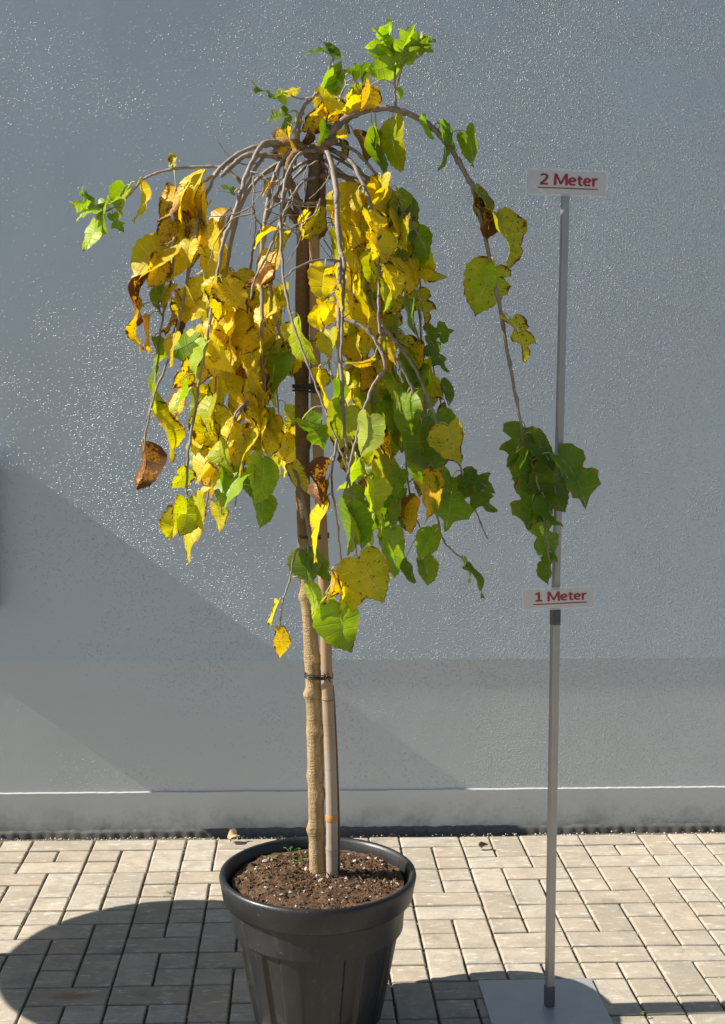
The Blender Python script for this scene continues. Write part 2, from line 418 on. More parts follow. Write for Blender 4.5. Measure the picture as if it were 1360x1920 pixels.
for i in range(260):
    x, y = on_soil(rp)
    if rp.random() < .6 and (x < PX and y < PY+.03): continue
    r = rp.choice((.0015, .002, .0026, .0034)); pebble(pm, (x, y, soilz(x, y)+r*.4), r, rp)
o = pm.build('perlite', M_perl, soil); o['kind'] = 'stuff'
pm = MB()
for i in range(1100):
    x, y = on_soil(rp); r = rp.uniform(.0012, .0050); pebble(pm, (x, y, soilz(x, y)+r*.3), r, rp)
o = pm.build('soil_crumbs', M_soil, soil); o['kind'] = 'stuff'
pm = MB()
for i in range(420):
    x, y = on_soil(rp); a_ = rp.uniform(0, 6.28); L = rp.uniform(.008, .035); z = soilz(x, y)
    dx, dy = math.cos(a_)*L, math.sin(a_)*L
    if math.hypot(x+dx-PX, y+dy-PY) > .198: continue
    k = rp.uniform(-.4, .4)
    pm.tube([(x, y, z), (x+dx*.5-dy*k, y+dy*.5+dx*k, z+rp.uniform(.002, .008)), (x+dx, y+dy, soilz(x+dx, y+dy)+.001)], rp.uniform(.0004, .0010), 4)
o = pm.build('root_fibres', M_root, soil); o['kind'] = 'stuff'
# larger granules placed one by one
gran = [(660,1586,.0068),(677,1595,.006),(655,1598,.0055),(684,1591,.005),(666,1612,.006),(690,1605,.0045),(700,1600,.004),(730,1608,.0048),(742,1612,.004),(706,1611,.0045),
        (497,1612,.0065),(510,1609,.005),(553,1620,.005),(575,1632,.0072),(550,1616,.0045),(602,1650,.006),(594,1643,.0045),(500,1667,.005),(528,1676,.005),(545,1672,.0055),(572,1670,.006),
        (650,1647,.0055),(663,1640,.0045),(640,1661,.004),(707,1640,.004),(750,1640,.0045),(745,1649,.0055),(620,1665,.0045),(480,1625,.005),(503,1595,.0045),(605,1672,.004),(525,1682,.0045)]
gr_meshes = []
for i in range(6):
    q = MB(); pebble(q, (0, 0, 0), 1, random.Random(50+i), 1); gr_meshes.append([mesh('granule', q.v, q.f, M_perl), mesh('granule', q.v, q.f, M_perl2)])
for i, (x, y, r) in enumerate(gran):
    d = ray(x, y); P = CAM + d*((SZ+.004-CAM.z)/d.z)
    if math.hypot(P.x-PX, P.y-PY) > .19: continue
    o = link('granule', gr_meshes[i % 6][1 if i in (11, 20, 21, 26) else 0], soil)
    o.location = (P.x, P.y, soilz(P.x, P.y)+r*.45); o.scale = (r, r, r); o.rotation_euler = (0, 0, i*1.3)

# ------------------------------------------------------------------ bark, cane, leaf materials
def bark_mat(name, a, b, dark, vs=(90, 90, 22)):
    N = NT(name); P = N.obj()
    n1 = N.noise(vscale(N, P, vs), 1, 5, .7); n2 = N.noise(P, 7, 4, .6); n3 = N.noise(P, 350, 3, .6); ring = N.noise(vscale(N, P, (20, 20, 160)), 1, 3, .6)
    x = N.mix(N.mr(n1, .3, .72), a, b); x = N.mix(N.mr(n2, .5, .75, 0, .6), x, dark)
    x = N.mix(N.mr(n3, .64, .72, 0, .6), x, dark); x = N.mix(N.mr(ring, .62, .7, 0, .5), x, dark)
    z = N.n('SeparateXYZ'); N.l(N.pos(), z.inputs[0])
    return N, x, z.outputs[2], N.math('ADD', n1, N.math('ADD', n3, ring))
N, x, z, h = bark_mat('mulberry trunk bark', (.30, .205, .10), (.45, .34, .19), (.13, .085, .045))
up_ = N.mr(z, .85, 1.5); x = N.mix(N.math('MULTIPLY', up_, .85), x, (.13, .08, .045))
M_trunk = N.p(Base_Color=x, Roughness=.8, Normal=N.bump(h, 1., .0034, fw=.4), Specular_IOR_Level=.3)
N, x, z, h = bark_mat('grey brown twig bark', (.21, .17, .135), (.35, .29, .235), (.09, .065, .05), (160, 160, 40))
M_twig = N.p(Base_Color=x, Roughness=.6, Normal=N.bump(h, .5, .0012, fw=.5), Specular_IOR_Level=.4)
N, x, z, h = bark_mat('old head bark', (.20, .12, .07), (.30, .20, .12), (.07, .04, .025), (50, 50, 30))
M_head = N.p(Base_Color=x, Roughness=.85, Normal=N.bump(h, 1., .004, fw=.5), Specular_IOR_Level=.25)
N, x, z, h = bark_mat('speckled bamboo cane', (.31, .24, .17), (.41, .34, .26), (.16, .11, .07), (250, 250, 8))
x = N.mix(N.mr(z, .75, .42), x, (.37, .31, .255)); x = N.mix(N.mr(z, .55, 1.0, 0, .8), x, (.34, .21, .10))
M_cane = N.p(Base_Color=x, Roughness=.45, Normal=N.bump(h, .3, .0008, fw=.5))
M_node = simple('cane node', (.16, .10, .06), .6, var=.3, vs=200)
M_nodeo = simple('orange cane band', (.50, .26, .09), .55, var=.3, vs=120)
M_tie = simple('black tie', (.018, .018, .017), .42)
M_wire = simple('dark green wire', (.035, .04, .035), .4)

class Tint:
    def __init__(s, N):
        a = N.n('Attribute', attribute_name='tint'); b = N.n('Attribute', attribute_name='seed'); s.outputs = {'Color': a.outputs['Color'], 'Alpha': a.outputs['Alpha'], 'Random': b.outputs['Fac']}
def leaf_mat(joined=False):
    N = NT('mulberry leaf'); oi = Tint(N) if joined else N.n('ObjectInfo'); uv = N.n('UVMap').outputs[0]
    sx = N.n('SeparateXYZ'); N.l(uv, sx.inputs[0]); u, v = sx.outputs[0], sx.outputs[1]
    au = N.math('ABSOLUTE', N.math('MULTIPLY', N.math('SUBTRACT', u, .5), 2))
    off = N.n('VectorMath', operation='ADD'); N.l(N.n('Attribute', attribute_name='blade').outputs['Vector'] if joined else N.obj(), off.inputs[0])
    cx = N.n('CombineXYZ'); N.l(N.math('MULTIPLY', oi.outputs['Random'], 37.), cx.inputs[0]); N.l(cx.outputs[0], off.inputs[1])
    V = off.outputs[0]
    base = oi.outputs['Color']
    hs = N.n('HueSaturation'); N.l(base, hs.inputs['Color'])
    hs.inputs['Value'].default_value = .8; hs.inputs['Hue'].default_value = .525; hs.inputs['Saturation'].default_value = 1.05
    colr = N.mix(N.mr(N.noise(V, 2.2, 3, .6), .35, .7), base, hs.outputs[0])
    hs2 = N.n('HueSaturation'); N.l(base, hs2.inputs['Color']); hs2.inputs['Hue'].default_value = .492; hs2.inputs['Value'].default_value = 1.12
    colr = N.mix(N.mr(N.noise(V, 3.7, 3, .6), .5, .75, 0, .7), colr, hs2.outputs[0])
    # veins
    lat = N.math('ABSOLUTE', N.math('SUBTRACT', N.math('FRACT', N.math('ADD', N.math('MULTIPLY', v, 7.5), N.math('MULTIPLY', au, -.35))), .5))
    vein = N.math('MULTIPLY', N.mr(lat, .075, .0), N.mr(au, 1.0, .8))
    mid = N.mr(au, .045, .012)
    vein = N.math('MAXIMUM', vein, mid)
    pale = N.n('HueSaturation'); N.l(base, pale.inputs['Color']); pale.inputs['Saturation'].default_value = .72; pale.inputs['Value'].default_value = 1.35
    colr = N.mix(N.math('MULTIPLY', vein, .55), colr, pale.outputs[0])
    # withering: spots, blotches, dry margin; amount in the colour's alpha
    al = oi.outputs['Alpha']
    spots = N.noise(V, 15, 2, .5)
    blot = N.noise(V, 3.1, 5, .65, .3)
    edge = N.math('MULTIPLY', N.mr(au, .55, 1.0), .22)
    tip = N.math('MULTIPLY', N.mr(v, .6, 1.0), .10)
    b1 = N.math('ADD', N.math('ADD', blot, edge), tip)
    thr = N.math('SUBTRACT', .885, N.math('MULTIPLY', al, .44))
    br = N.mr(b1, thr, N.math('ADD', thr, .07))
    st = N.math('SUBTRACT', .755, N.math('MULTIPLY', al, .25))
    sp = N.mr(spots, st, N.math('ADD', st, .035))
    brown = N.math('MAXIMUM', br, sp)
    bc = N.mix(N.noise(V, 9, 3, .6), (.022, .009, .005), (.15, .055, .015))
    halo = N.mr(b1, N.math('SUBTRACT', thr, .12), thr)
    colr = N.mix(N.math('MULTIPLY', halo, .42), colr, (.62, .27, .015))
    colr = N.mix(N.math('MULTIPLY', brown, .92), colr, bc)
    h = N.math('ADD', N.math('MULTIPLY', vein, -1.), N.math('MULTIPLY', N.noise(V, 26, 3, .6), .7))
    nrm = N.bump(h, .8, .0011, fw=.5)
    rough = N.mr(brown, 0, 1, .42, .8)
    N.p(Base_Color=colr, Roughness=rough, Normal=nrm, Specular_IOR_Level=.42)
    tr = N.n('BsdfTranslucent'); th = N.n('HueSaturation'); N.l(colr, th.inputs['Color']); th.inputs['Saturation'].default_value = 1.12; th.inputs['Value'].default_value = 1.15
    N.l(th.outputs[0], tr.inputs['Color']); N.l(nrm, tr.inputs['Normal'])
    mx = N.n('MixShader'); N.l(N.math('SUBTRACT', .52, N.math('MULTIPLY', brown, .42)), mx.inputs[0]); N.l(N.b.outputs[0], mx.inputs[1]); N.l(tr.outputs[0], mx.inputs[2])
    N.l(mx.outputs[0], N.out.inputs[0]); return N.m
M_leaf = leaf_mat(); M_leafj = leaf_mat(True)
M_pet = simple('yellow green petiole', (.42, .40, .16), .5, var=.25, vs=80)

# ------------------------------------------------------------------ leaf meshes
def outline(kind, t):
    P = {'heart': [(0, .02), (.16, -.09), (.36, -.06), (.47, .14), (.47, .36), (.38, .58), (.22, .79), (.08, .93), (0, 1.04)],
         'oval': [(0, .0), (.12, -.03), (.28, .04), (.37, .22), (.39, .42), (.33, .63), (.20, .82), (.08, .94), (0, 1.04)],
         'lobed': [(0, .03), (.18, -.1), (.42, -.02), (.50, .20), (.30, .34), (.22, .40), (.46, .52), (.36, .74), (.14, .80), (0, 1.06)],
         'lobed2': [(0, .03), (.2, -.08), (.46, .06), (.40, .26), (.20, .33), (.34, .46), (.44, .62), (.20, .66), (.13, .84), (0, 1.06)]}[kind]
    n = len(P)-1; x = t*n; i = min(int(x), n-1); f = x-i
    g = lambda k: Vector((*P[max(0, min(n, k))], 0))
    a, b, c_, d = g(i-1), g(i), g(i+1), g(i+2)
    return .5*((2*b)+(c_-a)*f+(2*a-5*b+4*c_-d)*f*f+(3*b-a-3*c_+d)*f**3)
def leaf_mesh(kind, seed, curl=1.0, fold=.35):
    q = random.Random(seed); rows = 22; cols = 3
    fold = fold*q.uniform(.3, 1.4); bend = q.uniform(.2, 1.1)*curl; twist = q.uniform(-.7, .7)*curl
    wa = q.uniform(.03, .07)*curl; wf = q.uniform(7, 14); ph = q.uniform(0, 6); roll = q.uniform(-.2, .9)*curl
    asym = q.uniform(.9, 1.1)
    vs = []; uvs = []
    nick = {q.randrange(5, rows-2): q.uniform(.5, .8)} if q.random() < .4 else {}
    for side in (-1, 1):
        for i in range(rows+1):
            t = i/rows
            e = outline(kind, t if side < 0 else min(1, t))
            if 0 < i < rows:
                sr = (.028 if i % 2 else -.018)*(1 + .5*q.uniform(-1, 1))
                e = Vector((e.x*(asym if side > 0 else 2-asym)*(1+sr*1.3)+abs(sr)*.2, e.y + (.018 if i % 2 else 0), 0))
                if i in nick and side > 0: e.x *= nick[i]
            m = Vector((0, .02 + .98*t**1.15, 0))
            for k in range(cols+1):
                f = k/cols; p = m.lerp(e, f); x = p.x*side; y = p.y
                z = -abs(x)*fold*.9 if fold > 0 else 0
                z = abs(x)*fold*.8 + wa*math.sin(wf*y+ph+side)*(f**1.4) + .02*mn.noise(Vector((x*5+seed, y*5, side)))
                # margin rolls
                z -= roll*.55*x*x
                # quilting between lateral veins
                z += .008*math.sin(t*7.5*2*math.pi)*math.sin(math.pi*min(1, f*1.0))
                vs.append([x, y, z]); uvs.append((.5+side*f*.5, t))
    out = []
    for x, y, z in vs:      # twist then bend along the length
        a_ = twist*y; x, z = x*math.cos(a_)-z*math.sin(a_), x*math.sin(a_)+z*math.cos(a_)
        k = bend
        if abs(k) > 1e-3:
            th = k*y; yy = math.sin(th)/k - z*math.sin(th)*-1*0; yy = math.sin(th)/k + z*math.sin(th); zz = -(1-math.cos(th))/k + z*math.cos(th)
            y, z = yy, zz
        out.append((x, y, z))
    tipv = out[rows*(cols+1)]; an = math.atan2(tipv[2], tipv[1]); Lc = math.hypot(tipv[1], tipv[2])
    out = [(x/max(.75, Lc), (y*math.cos(an)+z*math.sin(an))/max(.75, Lc), (-y*math.sin(an)+z*math.cos(an))/max(.75, Lc)) for x, y, z in out]
    fs = []; per = (rows+1)*(cols+1)
    for sd in range(2):
        for i in range(rows):
            for k in range(cols):
                a_ = sd*per + i*(cols+1)+k; b_ = a_+1; c_ = a_+cols+2; d_ = a_+cols+1
                fs.append((a_, b_, c_, d_) if sd else (a_, d_, c_, b_))
    me = mesh('leaf', out, fs, M_leaf, True)
    ul = me.uv_layers.new(name='UVMap')
    for lp in me.loops: ul.data[lp.index].uv = uvs[lp.vertex_index]
    return me
LM = {'heart': [leaf_mesh('heart', i, .8) for i in range(9)], 'oval': [leaf_mesh('oval', 20+i, .9) for i in range(7)],
      'lobed': [leaf_mesh('lobed', 40+i, .7) for i in range(5)] + [leaf_mesh('lobed2', 50+i, .7) for i in range(4)],
      'dry': [leaf_mesh('oval', 60+i, 1.5, .9) for i in range(5)], 'young': [leaf_mesh('lobed', 80+i, 1.2, .8) for i in range(3)] + [leaf_mesh('oval', 85+i, 1.2, .9) for i in range(3)]}

# ------------------------------------------------------------------ the tree
TY0 = -1.29
tree = empty('weeping_tree', (.015, TY0, SZ)); tag(tree, 'weeping mulberry tree with yellow and green autumn leaves growing in the pot', 'tree')
rt = random.Random(7)
tp = [(596.5,1646,17.5),(596,1632,16.8),(595,1600,15.6),(593,1500,15),(591,1400,15.4),(589,1330,14.8),(587,1270,14.6),(582,1180,14.2),(576,1090,13.4),(570,980,13),(568,860,13),(566,740,13),(567,620,13),(568,520,13.2),(572,440,13.5),(582,380,11.5),(590,320,11),(592,272,12)]
pts = catmull([at(x, y, TY0) for x, y, r in tp], 10); rr = []
KN = [(1555, .18), (1490, .16), (1455, .12), (1370, .22), (1302, .2), (1236, .2), (1120, .2), (1010, .2), (930, .15), (830, .18), (700, .18)]
n = len(pts)
for i, p in enumerate(pts):
    f = i/(n-1)*(len(tp)-1); k = min(int(f), len(tp)-2); r = (tp[k][2]*(1-f+k)+tp[k+1][2]*(f-k))/800
    rr.append(r)
tv = MB()
def trunk_mesh():
    NS = 22; vs = []; fs = []; P = catmull([at(x, y, TY0) for x, y, r in tp], 16); N_ = len(P)
    for i, p in enumerate(P):
        f = i/(N_-1)*(len(tp)-1); k = min(int(f), len(tp)-2); r = (tp[k][2]*(1-f+k)+tp[k+1][2]*(f-k))/800
        X, Yp = px(p)
        for a in range(NS):
            an = 2*math.pi*a/NS; d = Vector((math.cos(an), math.sin(an), 0)); rr_ = r*(1+.05*mn.noise(Vector((d.x*1.5, d.y*1.5, p.z*14)))+.03*mn.noise(Vector((d.x*4, d.y*4, p.z*50))))
            for j, (ky, am) in enumerate(KN):
                sd = math.pi if j % 2 == 0 else -.5
                g = math.exp(-((Yp-ky)/9)**2); q = math.exp(-((math.cos(an-sd)-1)/.5)**2)
                rr_ += r*g*(am*.3+am*1.5*q)
            vs.append(p+d*rr_)
    for i in range(N_-1):
        for a in range(NS):
            a2 = (a+1) % NS; fs.append((i*NS+a, i*NS+a2, (i+1)*NS+a2, (i+1)*NS+a))
    fs.append(tuple((N_-1)*NS+a for a in range(NS)))
    return mesh('trunk', vs, fs, M_trunk, True)
link('trunk', trunk_mesh(), tree)

BR = []     # samples of every branch: (px, py, point, twig?)
def branch(P, w0, w1, d1, d0=0, mat=None, name='branch', samp=True, prof=.7, n=8):
    """P: image polyline traced off the photograph, laid out in depth from d0 at the head to d1 at the tip"""
    L = [0]
    for a, b in zip(P, P[1:]): L.append(L[-1]+math.hypot(b[0]-a[0], b[1]-a[1]))
    Q = [at(x, y, TY0 + d0 + (d1-d0)*(l/L[-1])**prof) for (x, y), l in zip(P, L)]
    C = catmull(Q, 7); m = len(C); sd = rt.random()*99
    C = [p + Vector((mn.noise(Vector((sd, i*.55, 0))), mn.noise(Vector((sd, i*.55, 5))), 0))*.0030 for i, p in enumerate(C)]
    nodes = {i for i in range(3, m-1, rt.choice((5, 6, 7)))}
    mb = MB(); mb.tube(C, [((w0+(w1-w0)*(i/(m-1))**.8)*.86/2/800)*(1.34 if i in nodes else 1)*(1+.09*mn.noise(Vector((i*.9, sd, 3)))) for i in range(m)], n)
    mb.build(name, mat or M_twig, tree, True)
    if samp:
        for p in C[2:]: BR.append((*px(p), p))
    return C
# gnarled head
for P, w0, w1, d in [([(592,300),(560,272),(530,268),(515,270)], 22, 13, 0), ([(590,285),(612,270),(632,262)], 24, 14, -.02), ([(575,430),(562,395),(550,360),(540,330),(545,300),(565,280)], 24, 15, -.03),
                     ([(588,440),(600,400),(604,350),(600,300),(596,270)], 20, 17, .02), ([(580,470),(592,440),(600,420)], 30, 24, 0), ([(560,420),(535,385),(510,370)], 17, 10, -.04), ([(600,330),(640,330),(680,345)], 14, 7, -.05)]:
    branch(P, w0, w1, d, 0, M_head, samp=False, n=12)
B = branch
main = [
 ([(612,272),(625,245),(650,222),(690,206),(735,204),(785,222),(822,250),(850,285),(872,325),(890,360),(902,410),(913,460),(926,520),(938,580),(950,650),(963,720),(975,785),(985,830),(1004,890),(1016,940),(1024,1000),(1030,1050)], 17, 4, -.04),
 ([(742,204),(741,170),(740,140),(737,105),(732,75)], 6, 3, -.04),
 ([(742,172),(752,130),(765,95)], 4, 2.5, -.06),
 ([(556,262),(562,225),(572,198),(590,180),(605,160),(618,130)], 12, 4, .03),
 ([(590,182),(565,185),(548,180),(525,172)], 4, 2.5, .03),
 ([(655,250),(645,205),(635,190),(648,160),(645,140)], 6, 3, .1),
 ([(540,300),(500,291),(460,292),(435,312),(415,330)], 13, 9, -.02),
 ([(455,345),(430,322),(410,313),(375,313),(320,318),(285,328),(265,340),(240,368),(215,388),(185,400),(165,390)], 9, 3, .04),
 ([(530,270),(497,268),(475,300),(455,350),(437,410),(420,450),(408,520),(395,600),(380,680),(370,740),(360,810),(352,860),(350,930)], 12, 5, -.17),
 ([(525,278),(490,300),(462,355),(445,400),(432,450),(425,520),(412,620),(405,720),(400,800)], 8, 3, -.05),
 ([(520,270),(470,278),(420,308),(393,350),(375,400),(362,470),(345,560),(328,640),(310,690),(290,740),(278,790),(268,850)], 10, 4, -.02),
 ([(455,290),(420,310),(398,330),(372,350),(352,400),(335,440),(325,490),(318,540),(303,610),(297,670),(285,750),(275,790)], 7, 4, .05),
 ([(545,280),(520,320),(505,370),(496,430),(490,500),(492,580),(490,650),(495,720),(496,790)], 11, 7, -.1),
 ([(600,283),(572,284),(552,300),(535,340),(527,400),(527,450),(532,520),(545,590),(565,650),(590,715),(610,770),(632,825),(655,890)], 8, 3.5, -.3),
 ([(605,275),(618,295),(629,345),(633,400),(637,480),(636,560),(636,640),(641,720),(646,790),(650,850)], 15, 6, -.28),
 ([(637,470),(645,490),(644,560),(642,600),(640,680)], 9, 5, -.26, -.2),
 ([(645,598),(680,612),(705,640),(722,685),(700,722),(682,770),(668,820),(655,880),(650,920)], 9, 4, -.32, -.24),
 ([(625,268),(665,282),(705,325),(735,360),(762,408),(785,440),(801,475)], 8, 3, -.06),
 ([(620,280),(660,305),(690,370),(704,440),(712,510),(710,590),(716,640)], 10, 6, -.16),
 ([(622,278),(665,310),(712,370),(737,430),(755,490),(783,560),(790,640),(795,720),(803,820),(812,905),(822,975)], 8, 3.5, .02),
 ([(715,610),(742,640),(775,685),(800,740),(818,790),(826,850)], 8, 4, -.15, -.15),
 ([(745,672),(770,720),(785,775),(795,840),(805,900),(818,960),(830,1010),(848,1032),(866,1046)], 7, 3, -.1, -.14),
 ([(826,850),(860,870),(872,905),(893,960),(914,1010)], 5, 3, -.08, -.12),
 ([(548,868),(560,905),(572,955),(580,1000),(582,1022)], 8, 7, -.12, -.05),
 ([(582,1020),(562,1028),(552,1045),(543,1090),(530,1130),(526,1172)], 6, 3, -.14, -.12),
 ([(610,640),(622,700),(640,760),(660,830),(690,895),(706,950)], 5, 3, -.2, -.1),
 ([(560,345),(530,420),(515,500),(500,590),(495,660)], 8, 5, .08, .02),
 ([(500,500),(515,590),(530,640),(545,690)], 7, 5, -.04, -.08),
 ([(600,380),(570,382),(540,375),(500,395)], 6, 4, -.12, -.03),
 ([(640,490),(600,487),(560,500),(535,520)], 6, 3, -.28, -.2),
 ([(600,330),(570,340),(545,375),(520,430),(505,470),(480,520),(470,560)], 7, 4, -.15, 0),
 ([(598,300),(560,310),(530,345),(505,400),(480,450),(468,520),(462,620),(455,700),(450,790),(432,860)], 8, 3, .12),
 ([(610,300),(650,330),(690,345),(720,400),(735,480),(745,560),(738,640),(745,720),(742,800)], 8, 3.5, .14),
 ([(612,300),(660,350),(680,420),(690,500),(685,600),(690,690),(700,780),(715,880),(725,960)], 8, 3.5, .2),
 ([(600,300),(640,360),(655,440),(660,540),(665,640),(672,740),(680,860),(700,940)], 7, 3, .27),
 ([(590,300),(540,350),(520,440),(510,540),(515,640),(520,740),(528,830)], 7, 3, .26),
 ([(560,290),(500,320),(455,380),(430,480),(425,560),(428,640),(420,740),(410,820),(395,900),(385,960),(378,990)], 8, 3, .06),
 ([(545,300),(480,340),(430,410),(400,500),(388,600),(378,680),(385,760),(380,850)], 7, 3, .15),
 ([(620,290),(700,340),(745,380),(775,450),(790,540),(800,620),(815,700),(830,770)], 6, 3, .07),
 ([(700,560),(740,700),(755,800),(765,900),(775,960),(795,1000)], 5, 3, .05, -.02),
 ([(480,680),(470,740),(440,780),(415,860)], 7, 4, -.12, -.08),
 ([(487,735),(462,755),(440,790)], 8, 6, -.14, -.1),
 ([(495,790),(478,810),(465,850),(450,900),(440,950)], 5, 3, -.16, -.1),
 ([(632,825),(622,900),(630,960),(638,1030),(646,1080)], 5, 3, -.3, -.3),
 ([(650,850),(660,940),(665,1000),(668,1040)], 5, 3, -.3, -.28),
]
for b in main: B(b[0], b[1], b[2], b[3], b[4] if len(b) > 4 else 0)
# tangle of thin dead twigs under the head
for i in range(34):
    sx = rt.uniform(470, 660); sy = rt.uniform(300, 440); an = rt.uniform(.1, 3.0); L = rt.uniform(50, 130); d = rt.uniform(-.2, .15)
    k = rt.uniform(-.5, .5)
    P = [(sx, sy), (sx+math.cos(an)*L*.35, sy+math.sin(an)*L*.3), (sx+math.cos(an+k)*L*.7, sy+math.sin(an+k)*L*.65), (sx+math.cos(an+k*1.6)*L, sy+math.sin(an+k*1.6)*L)]
    B(P, rt.uniform(2.5, 4.5), 1.6, d+rt.uniform(-.04, .04), d, name='twig', samp=False, n=5)

# ------------------------------------------------------------------ leaves
COL = {'Y': (.90, .68, .02), 'O': (.82, .50, .02), 'A': (.72, .63, .03), 'K': (.50, .54, .025), 'G': (.25, .37, .025), 'D': (.17, .26, .022), 'L': (.42, .56, .05), 'P': (.45, .52, .12), 'B': (.42, .19, .02)}
rl = random.Random(4)
nleaf = [0]
JV, JF, JU, JT, JS, JB, JP = [], [], [], [], [], [], MB()
def leaf(x, y, L, ang, wf=.8, c_='Y', kind=None, wither=None, depth=None, side=None, far=None):
    """x,y: where the blade joins its stalk; ang: direction of the tip (90 = straight down)"""
    best = None
    for bx, by, P in BR:
        d = math.hypot(bx-x, by-y*1.0+6); 
        if depth is not None: d += abs(P.y-TY0-depth)*300
        if best is None or d < best[0]: best = (d, bx, by, P)
    bp = best[3]
    Y = bp.y + rl.uniform(-.018, .018)
    A = at(x, y, Y)
    dist = (Y-CAM.y); Lm = L*.97*dist/FPX
    a_ = R(ang); T = (RT*math.cos(a_) - UP*math.sin(a_)).normalized()
    tilt = rl.uniform(-.35, .2)
    T = (T + FW*tilt*.6).normalized()
    if side is None:
        pl = .80 if x < 600 else .30
        side = -1 if rl.random() < pl else 1      # -1: visible face turned to the sun side
    wf = max(.2, min(.95, wf*.9)); th = math.acos(wf)
    view = -FW; nrm = (view - T*view.dot(T)).normalized(); lat = T.cross(nrm).normalized()
    if lat.dot(RT) > 0: lat = -lat               # lat points to the left (sun) side
    Nn = (nrm*math.cos(th) + lat*math.sin(th)*(1 if side < 0 else -1)).normalized()
    if rl.random() < .35: Nn = -Nn
    X = T.cross(Nn).normalized()
    M = Matrix((X, T, Nn)).transposed().to_4x4(); M.translation = A
    kind = kind or rl.choice(('heart', 'heart', 'oval'))
    me = rl.choice(LM[kind])
    joined = nleaf[0] >= 298
    o = bpy.data.objects.new('leaf', me); o.parent = tree
    if not joined: col.objects.link(o)
    o.matrix_parent_inverse = Matrix.Translation(-tree.location)
    sc = Lm*1.0; o.matrix_basis = M @ Matrix.Diagonal((sc*rl.uniform(.92, 1.1), sc, sc, 1))
    b = COL[c_]; j = rl.uniform(.86, 1.12); g = rl.uniform(-.06, .06)
    if wither is None: wither = {'Y': .34, 'O': .62, 'A': .46, 'K': .36, 'B': .98, 'G': .16, 'D': .2}.get(c_, .08)*rl.uniform(.5, 1.35)
    o.color = (max(0, b[0]*(j+g)), b[1]*j, b[2], min(1, wither))
    if joined:
        W = Matrix.Translation(tree.location) @ o.matrix_parent_inverse @ o.matrix_basis; ul = me.uv_layers[0].data; base_i = len(JV); sd = rl.random()
        for v in me.vertices: JV.append(W @ v.co); JT.append(tuple(o.color)); JS.append(sd); JB.append(tuple(v.co))
        for pg in me.polygons: JF.append(tuple(base_i+i for i in pg.vertices)); JU.extend([tuple(ul[k].uv) for k in pg.loop_indices])
        mbp = MB(); C = catmull([bp, (A+bp)/2+Vector((0, -.004, .008)), A], 4); JP.tube(C, [.0011]*len(C), 4, False)
        bpy.data.objects.remove(o); nleaf[0] += 1; return
    # stalk from twig to blade
    if (A-bp).length < .14:
        midp = (A+bp)/2 + Vector((0, -.004, .25*(A-bp).length*.5+.004))
        inv = (Matrix.Translation(tree.location) @ o.matrix_parent_inverse @ o.matrix_basis).inverted()
        C = catmull([bp, midp, A, A+T*Lm*.06], 4)
        mb = MB(); mb.tube(C, [.0011+.0006*(1-i/len(C)) for i in range(len(C))], 5, False)
        mb.v = [inv @ v for v in mb.v]
        q = mb.build('petiole', M_pet, None, True); q.parent = o
    nleaf[0] += 1
